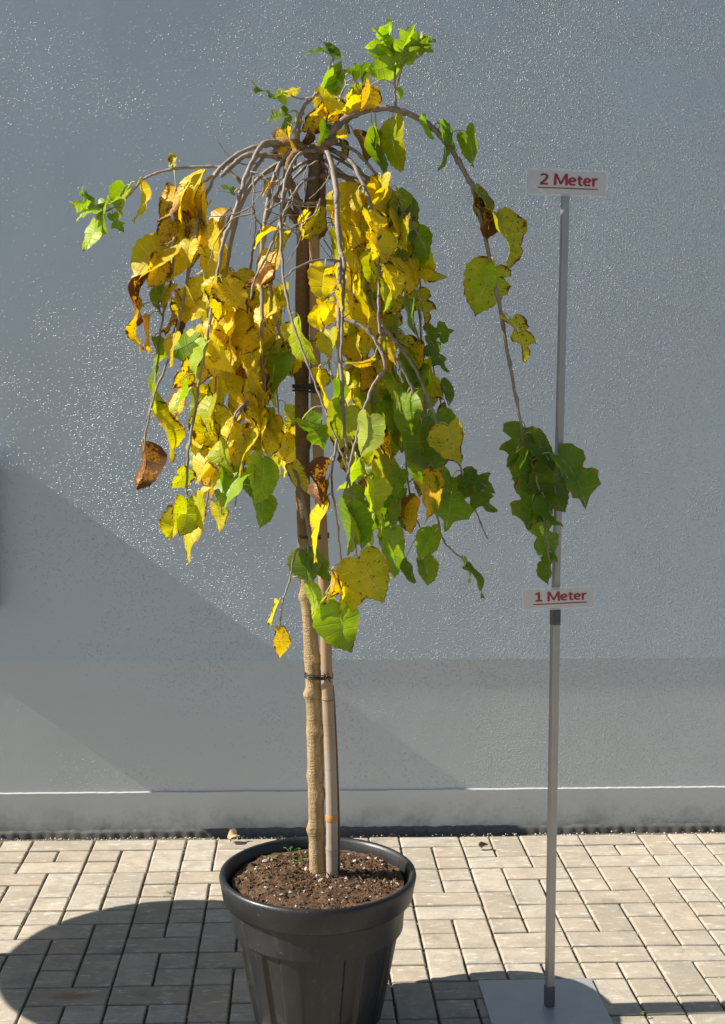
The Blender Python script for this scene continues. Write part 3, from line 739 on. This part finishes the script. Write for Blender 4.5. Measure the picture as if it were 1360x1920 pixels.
HL = """
738 100 62 -96 .45 L young|728 88 45 -130 .5 L young|735 97 52 188 .5 L young|738 112 52 195 .7 G lobed|738 122 52 172 .75 L heart|752 98 55 -62 .6 L lobed|765 88 55 -15 .7 G lobed|762 95 45 -50 .7 L heart|770 80 45 20 .7 G lobed|742 142 58 -42 .6 L heart|744 166 20 70 .6 L young|745 120 42 -20 .6 L young
632 106 60 185 .7 D lobed|628 110 45 -130 .6 D heart|612 165 55 -60 .6 L heart|630 130 50 105 .4 P young|605 170 55 -45 .5 G oval|690 132 42 178 .8 D lobed
528 178 62 205 .35 D young|530 175 36 -20 .7 Y lobed|522 172 32 60 .6 L heart|540 212 42 160 .8 D lobed|536 215 30 110 .5 G young
590 178 75 25 .7 Y oval|625 188 62 70 .7 O oval|640 190 45 130 .6 Y oval|695 160 55 110 .7 O heart|672 158 42 60 .8 K lobed|690 190 52 160 .6 Y oval|608 198 66 130 .55 O oval|612 232 48 110 .85 D heart|545 238 70 82 .38 O dry|548 250 42 -80 .5 Y oval|578 240 42 120 .4 B dry|655 205 50 150 .6 O oval|660 170 40 100 .6 Y oval
664 250 60 70 .7 B dry|640 262 48 100 .6 O oval|650 250 40 150 .5 Y oval
706 243 96 80 .55 G oval|737 218 100 80 .5 K oval|697 228 50 85 .3 L oval
826 232 88 92 .5 G oval|797 215 48 70 .3 L oval|842 232 55 75 .5 G heart|872 246 72 80 .55 G heart
890 346 70 80 .6 K oval|895 360 55 60 .5 K heart|893 375 80 75 .4 B dry|930 400 112 76 .7 A heart|900 380 48 75 .5 K oval|928 498 100 112 1 K heart|925 490 50 85 .4 L oval|957 597 88 72 .7 A lobed
985 800 85 112 1 D lobed|1000 815 80 60 .7 D heart|1000 850 78 95 .8 G heart|1046 852 116 62 .6 D lobed|1040 870 95 80 .8 D heart|1008 905 95 102 1 D lobed|1015 965 95 72 .65 G lobed|1035 1040 58 98 .3 D oval|995 840 70 120 .8 D heart|1020 930 70 60 .7 D heart
180 413 62 112 .7 L heart|172 388 40 190 .5 L lobed|178 382 38 -120 .6 G young|200 385 66 82 .55 G lobed|222 375 45 140 .6 L young|245 345 60 105 .4 P oval|262 338 76 100 .45 Y oval|235 350 42 120 .6 L heart|190 395 50 160 .6 L lobed|165 375 30 -110 .5 G young|212 400 40 60 .6 G lobed
322 312 26 -100 .7 A dry|318 305 18 -60 .6 B dry
330 352 72 118 .9 O heart|352 348 76 95 .6 Y heart|385 322 88 112 .5 Y oval|378 345 70 95 .45 Y oval|322 412 60 120 .9 O heart|325 400 55 75 .5 B dry|350 418 80 85 .9 A heart|322 462 105 135 .85 Y heart|300 485 60 110 .7 O heart|278 520 90 95 .35 B dry|270 570 90 92 .35 O dry|282 590 70 90 .4 O oval|328 542 85 105 .45 O dry|322 560 76 85 .5 B oval|308 530 62 95 .55 G heart|300 470 75 85 .5 K oval|290 632 60 95 .5 G oval|295 690 82 88 .45 G oval|288 735 50 80 .4 K oval|372 632 68 155 .9 G heart|388 640 80 105 .5 L heart|365 640 60 110 .6 K oval|344 710 66 112 .28 L oval|290 778 92 72 .55 A dry|268 828 88 98 .6 B dry|283 760 50 60 .5 A dry
425 430 95 108 .5 Y oval|410 445 70 90 .6 Y oval|405 470 60 130 .6 Y heart|395 520 65 110 .7 K heart|400 540 80 95 .9 A heart|440 510 80 85 .9 A heart|455 560 65 100 .7 Y heart|440 590 80 85 .8 Y heart|462 585 70 60 .5 Y heart|420 620 70 100 .7 O heart|395 620 60 85 .6 O dry|425 700 65 95 .7 A heart|440 690 60 60 .7 B dry|450 665 70 70 .8 Y heart|480 640 70 95 .6 Y heart|525 645 105 96 .95 G heart|522 568 70 128 .8 Y heart|515 540 60 100 .5 K heart|508 470 70 105 .85 O heart|500 490 60 130 .5 B dry|540 430 60 110 .6 Y oval|522 428 60 140 .5 Y oval|600 385 75 118 .45 A oval|578 395 55 100 .5 Y oval|522 335 45 130 .6 O oval|440 360 32 200 .7 G lobed|425 395 60 110 .6 O heart
382 735 85 105 .8 G heart|400 745 70 95 .6 K heart|412 780 75 100 .6 Y heart|432 790 85 108 .6 Y oval|470 805 110 102 .65 Y oval|450 800 80 95 .7 Y heart|488 790 75 80 .7 Y heart|540 803 92 95 .75 Y lobed|500 770 70 70 .7 A oval|515 790 60 110 .6 K oval|568 785 72 55 .65 G lobed|550 870 70 60 .7 A heart|385 810 75 110 .6 G heart|400 850 65 115 .7 Y heart|382 865 80 80 .6 O heart|352 880 50 130 .7 K heart|430 870 85 100 .7 P heart|455 885 90 115 .7 L heart|492 858 88 98 .65 L heart|470 880 60 80 .6 G heart|492 933 64 95 .95 G heart|420 880 70 100 .5 D heart|350 935 72 100 .8 K heart|368 930 75 75 .6 A heart|378 985 75 108 .5 A heart|345 960 60 120 .6 A dry
560 592 98 68 .28 K oval|598 688 82 72 .35 Y oval|620 862 85 98 .5 B dry|612 938 120 100 .35 Y oval|615 900 55 90 .5 B dry|650 945 98 88 .65 G heart|655 960 75 70 .4 G heart|578 1035 66 88 1 D heart|600 1045 55 60 .8 D heart|670 1044 100 60 1 A heart|660 1060 90 90 .9 A heart|620 1070 65 105 .5 O dry|628 1080 75 88 .35 Y oval|578 1092 82 78 .45 L oval|612 1110 55 100 .4 L oval|638 1128 100 78 .8 G heart|524 1126 52 108 .28 Y oval|526 1174 66 92 .7 O oval
735 990 96 88 .6 G heart|706 950 95 92 .45 P oval|700 955 60 80 .4 K oval|805 990 62 85 .8 G lobed|815 1000 58 120 .8 G heart|792 1048 52 78 .8 G heart|762 1045 52 70 .3 D oval|868 1046 50 75 .4 L oval|872 1060 72 62 .5 D oval|790 888 98 86 .7 O heart|780 930 60 100 .4 B dry|840 797 78 72 1 A heart|835 755 48 62 .6 B dry|850 893 105 98 .9 G lobed|868 890 70 30 .8 D lobed|880 900 80 50 .8 D lobed|740 925 75 70 .9 D lobed|745 940 75 130 .6 G lobed|815 880 60 120 .8 D heart|736 798 66 95 .45 O oval|790 790 90 85 .8 D heart|800 840 80 80 .7 D heart|765 735 95 88 .8 G heart|760 378 80 78 .9 D heart|770 435 85 82 .85 G heart|752 440 70 100 .7 K heart|785 480 55 75 .5 Y heart|795 505 45 20 .5 A heart|780 545 68 72 .8 A lobed|800 625 52 -5 .8 D lobed|812 645 60 60 .8 D lobed|805 670 80 72 .4 A dry|825 715 50 70 .6 D heart|770 560 90 75 .4 G heart|735 362 70 95 .8 Y heart|715 330 60 100 .8 Y heart|700 345 75 90 .6 Y oval|690 395 70 85 .8 Y heart|665 400 70 95 .8 Y heart|655 430 90 85 .7 Y heart|710 430 80 90 .8 Y heart|735 440 75 80 .7 A heart|760 490 70 85 .8 Y heart|735 585 70 95 .9 K heart|700 520 75 95 .8 Y heart|690 565 80 95 .9 Y heart|735 640 45 80 .7 O oval|702 668 60 172 .35 O oval|690 672 75 125 .8 A heart|665 600 90 85 .8 K heart|700 700 95 95 .9 K heart|740 740 85 95 .8 G heart|690 780 80 100 .7 P heart|680 830 85 88 .9 A heart|712 850 70 85 .7 A heart|650 760 90 100 .8 K heart|640 720 70 110 .6 G heart|668 860 70 120 .5 L heart|730 870 80 80 .8 G heart|700 900 70 95 .8 K heart|615 560 60 95 .8 Y heart|620 620 55 90 .8 A heart|610 500 70 95 .9 Y heart|640 540 60 85 .6 Y heart|655 650 50 90 .6 K heart|720 760 60 80 .7 L heart|600 575 50 90 .6 Y oval
"""
for it in HL.replace('\n', '|').split('|'):
    q = it.split()
    if len(q) < 6: continue
    leaf(float(q[0]), float(q[1]), float(q[2]), float(q[3]), float(q[4]), q[5], q[6])
# fill along the twigs, more on the far side of the crown
hand = nleaf[0]
cand = [b for b in BR if 330 < b[1] < 930 and 330 < b[0] < 850 and b[2].y-TY0 > -.12]
used = []
def x_skip(x, y): return x < 560 and rl.random() < .3
tries = 0
while nleaf[0] < 480 and tries < 9000:
    tries += 1
    bx, by, P = rl.choice(cand)
    if by < 500 and 390 < bx < 640: continue
    if x_skip(bx, by) or bx > 800 or (by < 620 and bx > 755): continue
    if 540 < bx < 612 and P.y-TY0 < .03: continue
    x = bx+rl.uniform(-24, 24); y = by+rl.uniform(2, 22)
    if any(math.hypot(x-a, y-b) < 15 for a, b in used): continue
    used.append((x, y))
    g = (x-350)/450*.55 + (y-350)/600*.45 + rl.uniform(-.22, .22)
    cc = 'Y' if g < .46 else ('A' if g < .60 else ('K' if g < .80 else 'G'))
    if rl.random() < .07: cc = 'O'
    leaf(x, y, rl.uniform(38, 74), 90+rl.gauss(0, 20), rl.uniform(.45, .95), cc, depth=P.y-TY0)
open('/tmp/cnt','w').write(str((hand,nleaf[0],npav))) if False else None
print('leaves', hand, nleaf[0], 'pavers', npav)

jm = mesh('further_leaves', JV, JF, M_leafj, True)
ul = jm.uv_layers.new(name='UVMap')
for k, q in enumerate(JU): ul.data[k].uv = q
a_ = jm.attributes.new('tint', 'FLOAT_COLOR', 'POINT')
for k, q in enumerate(JT): a_.data[k].color = q
a_ = jm.attributes.new('seed', 'FLOAT', 'POINT'); a_.data.foreach_set('value', JS)
a_ = jm.attributes.new('blade', 'FLOAT_VECTOR', 'POINT')
for k, q in enumerate(JB): a_.data[k].vector = q
o = link('further_leaves', jm, tree); o['kind'] = 'stuff'
o = JP.build('further_petioles', M_pet, tree, True); o['kind'] = 'stuff'

# ------------------------------------------------------------------ bamboo stake, ties
cp = [(623,1662,11.3),(623,1645,11.3),(622.5,1590,11.3),(622,1500,11.3),(619,1400,11.2),(615,1310,11),(613,1260,11),(610,1150,11.2),(604,1000,10.8),(595,800,10.3),(592,700,9.8),(590.5,583,9.6),(590,440,9.4)]
CY = -1.316
stake = empty('bamboo_stake', tuple(at(623, 1645, CY))); tag(stake, 'tall bamboo stake tied to the right side of the trunk', 'stake')
def cane_mesh():
    P = catmull([at(x, y, CY) for x, y, r in cp], 14); m = len(P); rad = []
    for i, p in enumerate(P):
        f = i/(m-1)*(len(cp)-1); k = min(int(f), len(cp)-2); r = (cp[k][2]*(1-f+k)+cp[k+1][2]*(f-k))/800
        Yp = px(p)[1]; g = sum(math.exp(-((Yp-q)/4)**2) for q in (1592, 1311, 1060, 830, 640)); rad.append(r*(.98+.10*g))
    return MB().tube(P, [r*1.0 for r in rad], 18)
cane_mesh().build('cane', M_cane, stake, True)
def collar(pt, r, h, mat, name, parent):
    MB().lathe([(r*.96, pt.z-h/2), (r, pt.z-h*.4), (r*1.015, pt.z), (r, pt.z+h*.4), (r*.96, pt.z+h/2)], 20, (pt.x, pt.y)).build(name, mat, parent, True)
for (x, y, h, m_) in ((622.5, 1592, .003, M_node), (622.3, 1533, .017, M_nodeo), (615, 1311, .004, M_node), (606, 1060, .004, M_node), (596, 830, .004, M_node), (591, 640, .004, M_node)):
    collar(at(x, y, CY), .0147 if y > 1200 else .0138, h, m_, 'cane_node', stake)
# a second thin dark cane behind, leaning on the first
th = MB(); th.tube(catmull([at(x, y, -1.30) for x, y in ((636,1640),(636,1560),(634,1480),(631,1400),(627,1320),(624,1285))], 6), .0026, 8)
ts = th.build('thin_cane', M_node, None, True); tag(ts, 'thin dark cane hugging the right edge of the bamboo stake above the soil', 'stake')
def loop(y, xc, rx, name, label, rad, nloop, mat, ry=.03, tail=True, sq=.0018):
    mb = MB(); q = random.Random(int(y)); Y0 = (TY0+CY)/2
    for l in range(nloop):
        P = []; dy = (l-(nloop-1)/2)*rad*2.1*800+q.uniform(-1, 1)
        tl = q.uniform(-.004, .004)
        ctr = at(xc, y+dy, Y0)
        for k in range(30):
            a_ = 2*math.pi*k/29; ca, sa = math.cos(a_), math.sin(a_)
            P.append(ctr+Vector((math.copysign(abs(ca)**.7, ca)*rx/800, math.copysign(abs(sa)**.8, sa)*ry, tl*ca+q.uniform(-.0004, .0004))))
        mb.tube(P, rad, 6)
    if tail:
        c0 = at(xc+rx*.55, y, Y0-ry)
        mb.tube([c0+Vector((-.008, -.003, .009)), c0+Vector((-.002, -.006, 0)), c0+Vector((.006, -.004, -.009)), c0+Vector((.009, -.004, -.014))], rad*1.1, 6)
        mb.tube([c0+Vector((.004, -.004, .007)), c0+Vector((0, -.007, -.001)), c0+Vector((-.004, -.005, -.010))], rad*1.1, 6)
        mb.tube([c0+Vector((-.004, -.004, .003)), c0+Vector((.012, -.003, -.006))], rad*1.6, 6)
    o = mb.build(name, mat, None, True); tag(o, label, 'tie', 'ties binding trunk and stake'); return o
loop(1267, 598, 26.5, 'wire_tie', 'knotted black wire tie round bare trunk and stake below the leaves', .0014, 4, M_tie, .026)
loop(727, 577, 27, 'rubber_tie', 'broad black band tie round trunk and stake amid the yellow leaves', .0026, 4, M_tie, .028, False)
loop(1640, 601, 31, 'wire_tie', 'thin dark wire loop round trunk and stake at soil level', .0012, 2, M_wire, .03)
loop(1005, 590, 27, 'wire_tie', 'black wire tie round trunk and stake where a twig crosses', .0014, 3, M_tie, .026, False)

# ------------------------------------------------------------------ measuring stand
def alu(name, base, rough, metal):
    N = NT(name); P = N.obj()
    n1 = N.noise(vscale(N, P, (200, 200, 3)), 1, 4, .6); n2 = N.noise(P, 18, 4, .6)
    a = N.mix(n2, tuple(x*.85 for x in base), tuple(x*1.1 for x in base))
    return N.p(Base_Color=a, Roughness=N.mr(n1, .3, .7, rough*.8, rough*1.2), Metallic=metal, Normal=N.bump(N.math('ADD', n1, n2), .15, .001))
M_alu = alu('brushed aluminium', (.36, .37, .37), .38, .7)
M_plate = alu('zinc grey plate', (.48, .50, .52), .45, .4)
M_joint = simple('dark grey plastic joiner', (.10, .105, .11), .5)
stand = empty('measuring_stand', (.582, -1.275, 0)); tag(stand, 'tall square aluminium measuring pole on a flat grey steel plate', 'measuring pole')
b0 = at(1030, 1893, -1.275); b0.z = .006
t0 = at(1041.5, 1145, -1.275); t1 = at(1061, 322, -1.275)
def sqtube(a, b, hw, ang, mat, name, bev=.0012):
    d = (b-a); L = d.length; q = d.to_track_quat('Z', 'Y').to_matrix().to_4x4()
    M = Matrix.Translation(a) @ q @ Matrix.Rotation(0, 4, 'Z')
    z = M.to_3x3() @ Vector((0, 0, 1)); xx = Vector((math.cos(ang), math.sin(ang), 0)); xx = (xx-z*xx.dot(z)).normalized(); yy = z.cross(xx)
    M = Matrix((xx, yy, z)).transposed().to_4x4(); M.translation = a
    return MB().box((-hw, -hw, 0), (hw, hw, L), M, bev).build(name, mat, stand)
PA = R(15)
sqtube(b0+Vector((0, 0, .03)), t0, .0092, PA, M_alu, 'lower_tube')
sqtube(t0+Vector((0, 0, .001)), t1, .0078, PA, M_alu, 'upper_tube')
j1 = sqtube(b0, b0+Vector((0, 0, .052)), .0104, PA, M_joint, 'foot_socket')
dj = (t0-b0).normalized()
j2 = sqtube(t0-dj*.034, t0+dj*.005, .0101, PA, M_joint, 'joiner')
for jj, base, nr, st in ((j1, b0, 9, .0045), (j2, t0-dj*.031, 7, .0044)):
    mb = MB(); xx = Vector((math.cos(PA), math.sin(PA), 0)); yy = Vector((-xx.y, xx.x, 0))
    for k in range(nr):
        p = base+dj*(.003+k*st); M = Matrix((xx, yy, Vector((0, 0, 1)))).transposed().to_4x4(); M.translation = p
        mb.box((-.0085, -.0113, 0), (.0085, -.0102, .0018), M)
    o = mb.build('ribs', M_joint, None); o.parent = jj
pl = MB(); c0, c1, c2 = at(897, 1838, 0), at(1108, 1834, 0), at(1160, 1920, 0)
def gnd(x, y, z=0.0): d = ray(x, y); return CAM + d*((z-CAM.z)/d.z)
A_ = gnd(897, 1838, .006); B_ = gnd(1108, 1834, .006)
ed = (B_-A_); L = ed.length; ex = ed.normalized(); ey = Vector((ex.y, -ex.x, 0))
M = Matrix((ex, Vector((-ey.x, -ey.y, 0)), Vector((0, 0, 1)))).transposed().to_4x4(); M.translation = A_+Vector((0, 0, -.0045))
pl.box((0, -L*1.02, 0), (L, 0, .0045), M, .0006); pl.build('base_plate', M_plate, stand)

# signs: laminated paper strips wrapped over the pole front
M_red = simple('dark red print', (.33, .025, .035), .45)
def paper_mat():
    N = NT('laminated paper'); P = N.pos()
    a = N.mix(N.noise(P, 14, 3, .5), (.56, .565, .57), (.64, .645, .65))
    return N.p(Base_Color=a, Roughness=.5, Normal=N.bump(N.noise(vscale(N, P, (25, 1, 6)), 1, 2, .5), .3, .002), Specular_IOR_Level=.5)
M_paper = paper_mat()
def film_mat():
    N = NT('clear laminate border'); N.p(Base_Color=(.78, .80, .82), Roughness=.25, Alpha=.5, Specular_IOR_Level=.6); return N.m
M_film = film_mat()
def sign(cx, cy, w_, h_, rot, text, label, fold):
    ctr = at(cx, cy, -1.292)
    g = empty('height_sign', tuple(ctr)); tag(g, label, 'sign', 'signs on the measuring pole')
    rotM = Matrix.Translation(ctr) @ Matrix.Rotation(R(-rot), 4, 'Y') @ Matrix.Rotation(R(.6), 4, 'Z')
    fx = fold      # where the fold sits across the sign, in metres from the centre
    def bent(x): return abs(x-fx)*(.012 if x < fx else .05)+.0008*math.sin(x*60)
    def strip(x0, x1, z0, z1, yo, mat, name, par=g, n=24):
        vs = []; fs = []
        for i in range(n+1):
            x = x0+(x1-x0)*i/n
            vs += [rotM @ Vector((x, bent(x)+yo, z0)), rotM @ Vector((x, bent(x)+yo, z1))]
        for i in range(n): fs.append((2*i, 2*i+2, 2*i+3, 2*i+1))
        return MB().add(vs, fs).build(name, mat, par, False)
    strip(-w_/2, w_/2, -h_/2, h_/2, 0, M_film, 'laminate')
    strip(-w_/2+.005, w_/2-.0045, -h_/2+.0045, h_/2-.0055, -.0008, M_paper, 'paper')
    tx0, tx1 = -w_*.5*.66, w_*.5*.76; tz0, tz1 = -h_*.105, h_*.315
    # lettering: every stroke is a mitred ribbon; caps height 1
    G = {'2': (.66, [[(.08,.80),(.16,.88),(.32,.92),(.46,.87),(.52,.74),(.49,.58),(.36,.40),(.20,.23),(.10,.12)], [(.03,.085),(.60,.085)]]),
         '1': (.66, [[(.34,.0),(.34,.99)], [(.06,.76),(.20,.84),(.33,.93)], [(.06,.08),(.60,.08)]]),
         'M': (1.06, [[(.11,0),(.13,1)], [(.95,0),(.93,1)], [(.17,.98),(.53,.10)], [(.89,.98),(.53,.10)]]),
         'e': (.64, [[(.10,.37),(.52,.37)], [(.52,.40),(.50,.52),(.40,.63),(.29,.65),(.17,.59),(.10,.46),(.09,.32),(.14,.17),(.27,.08),(.40,.07),(.53,.11)]]),
         't': (.45, [[(.19,.84),(.19,.22),(.24,.10),(.32,.07),(.42,.08)], [(.03,.62),(.41,.62)]]),
         'r': (.44, [[(.11,0),(.11,.71)], [(.12,.46),(.19,.58),(.28,.635),(.42,.62)]]), ' ': (.34, [])}
    tot = sum(G[ch][0] for ch in text); sx_ = (tx1-tx0)/tot; sz_ = tz1-tz0; mbt = MB(); cx_ = 0; lay = 0
    for ch in text:
        for st in G[ch][1]:
            q = [Vector((a, b, 0)) for a, b in st]
            if len(q) > 2: q = catmull(q, 3)
            else: q = [q[0].lerp(q[1], k/6) for k in range(7)]
            hw = .092; vs = []; lay += 1
            for k, a in enumerate(q):
                tt = (q[min(k+1, len(q)-1)]-q[max(k-1, 0)]).normalized(); nn = Vector((-tt.y, tt.x, 0))*hw
                if ch == 'M' and abs(tt.x) > .2: nn *= .82
                if abs(tt.x) > .8: nn *= .86
                for e in (a+nn, a-nn):
                    X_ = tx0+(cx_+e.x)*sx_; vs.append(rotM @ Vector((X_, bent(X_)-.0015-.00004*(lay % 4), tz0+max(0, min(1.0, e.y))*sz_)))
            mbt.add(vs, [(2*k, 2*k+2, 2*k+3, 2*k+1) for k in range(len(q)-1)])
        cx_ += G[ch][0]
    mbt.build('lettering', M_red, g)
    strip(tx0-.0045, tx1, tz0-.0075, tz0-.0053, -.0016, M_red, 'underline')
sign(1063, 342.5, .1915, .062, -1.2, '2 Meter', 'white sign reading 2 Meter at the very top of the measuring pole', -.001)
sign(1048.5, 1122, .1765, .054, 2.2, '1 Meter', 'white sign reading 1 Meter halfway up the measuring pole', -.002)

# ------------------------------------------------------------------ small things on the ground
M_dryleaf = simple('dry fallen leaf', (.62, .42, .26), .8, var=.4, vs=60)
def crumple(name, x, y, z, s_, label, mat, seed):
    me = leaf_mesh('oval', seed, 3.2, 1.2); me.materials.clear(); me.materials.append(mat)
    o = link(name, me); P = gnd(x, y, z); o.location = P; o.scale = (s_, s_, s_); o.rotation_euler = (.35, .5, -1.1); tag(o, label, 'fallen leaf')
crumple('fallen_leaf', 432, 1573, .010, .032, 'pale dry curled leaf lying at the wall foot left of the pot', M_dryleaf, 301)
crumple('fallen_leaf', 903, 1590, .004, .02, 'tiny shrivelled brown leaf lying on a paver right of the pot', M_node, 302)
M_weed = simple('weed green', (.10, .20, .02), .6)
def weed(name, P, nb, h, label, seed, spread=.012):
    q = random.Random(seed); mb = MB()
    for i in range(nb):
        a_ = q.uniform(0, 6.28); hh = h*q.uniform(.5, 1); dx, dy = math.cos(a_)*spread, math.sin(a_)*spread
        e = P+Vector((dx, dy, hh)); m_ = P+Vector((dx*.4, dy*.4, hh*.7)); mb.tube([P, m_, e], .0005, 4)
        t = Vector((dx, dy, 0)).normalized(); b_ = Vector((-t.y, t.x, 0)); l = h*.35+.003
        mb.add([e, e+t*l*.5+b_*l*.42, e+t*l+Vector((0, 0, -.001)), e+t*l*.5-b_*l*.42], [(0, 1, 2, 3)])
    o = mb.build(name, M_weed); tag(o, label, 'weed'); return o
weed('weed_sprout', gnd(318, 1674, -.002), 7, .009, 'tiny green sprout in a paver joint left of the pot', 1, .009)
weed('weed_sprout', gnd(1201, 1909, -.002), 3, .018, 'single green grass blade in a paver joint right of the steel plate', 2, .002)
weed('weed_seedling', gnd(545, 1606, SZ), 6, .022, 'small green seedlings in the soil behind and left of the trunk', 3, .016)
weed('weed_seedling', gnd(560, 1620, SZ), 7, .016, 'pale green seedling in the soil beside the trunk foot', 4, .012)
weed('weed_seedling', gnd(506, 1614, SZ), 6, .018, 'green seedling in the soil near the left back rim', 5, .012)
cyc = scene.cycles
cyc.max_bounces = 8; cyc.transmission_bounces = 4; cyc.transparent_max_bounces = 8
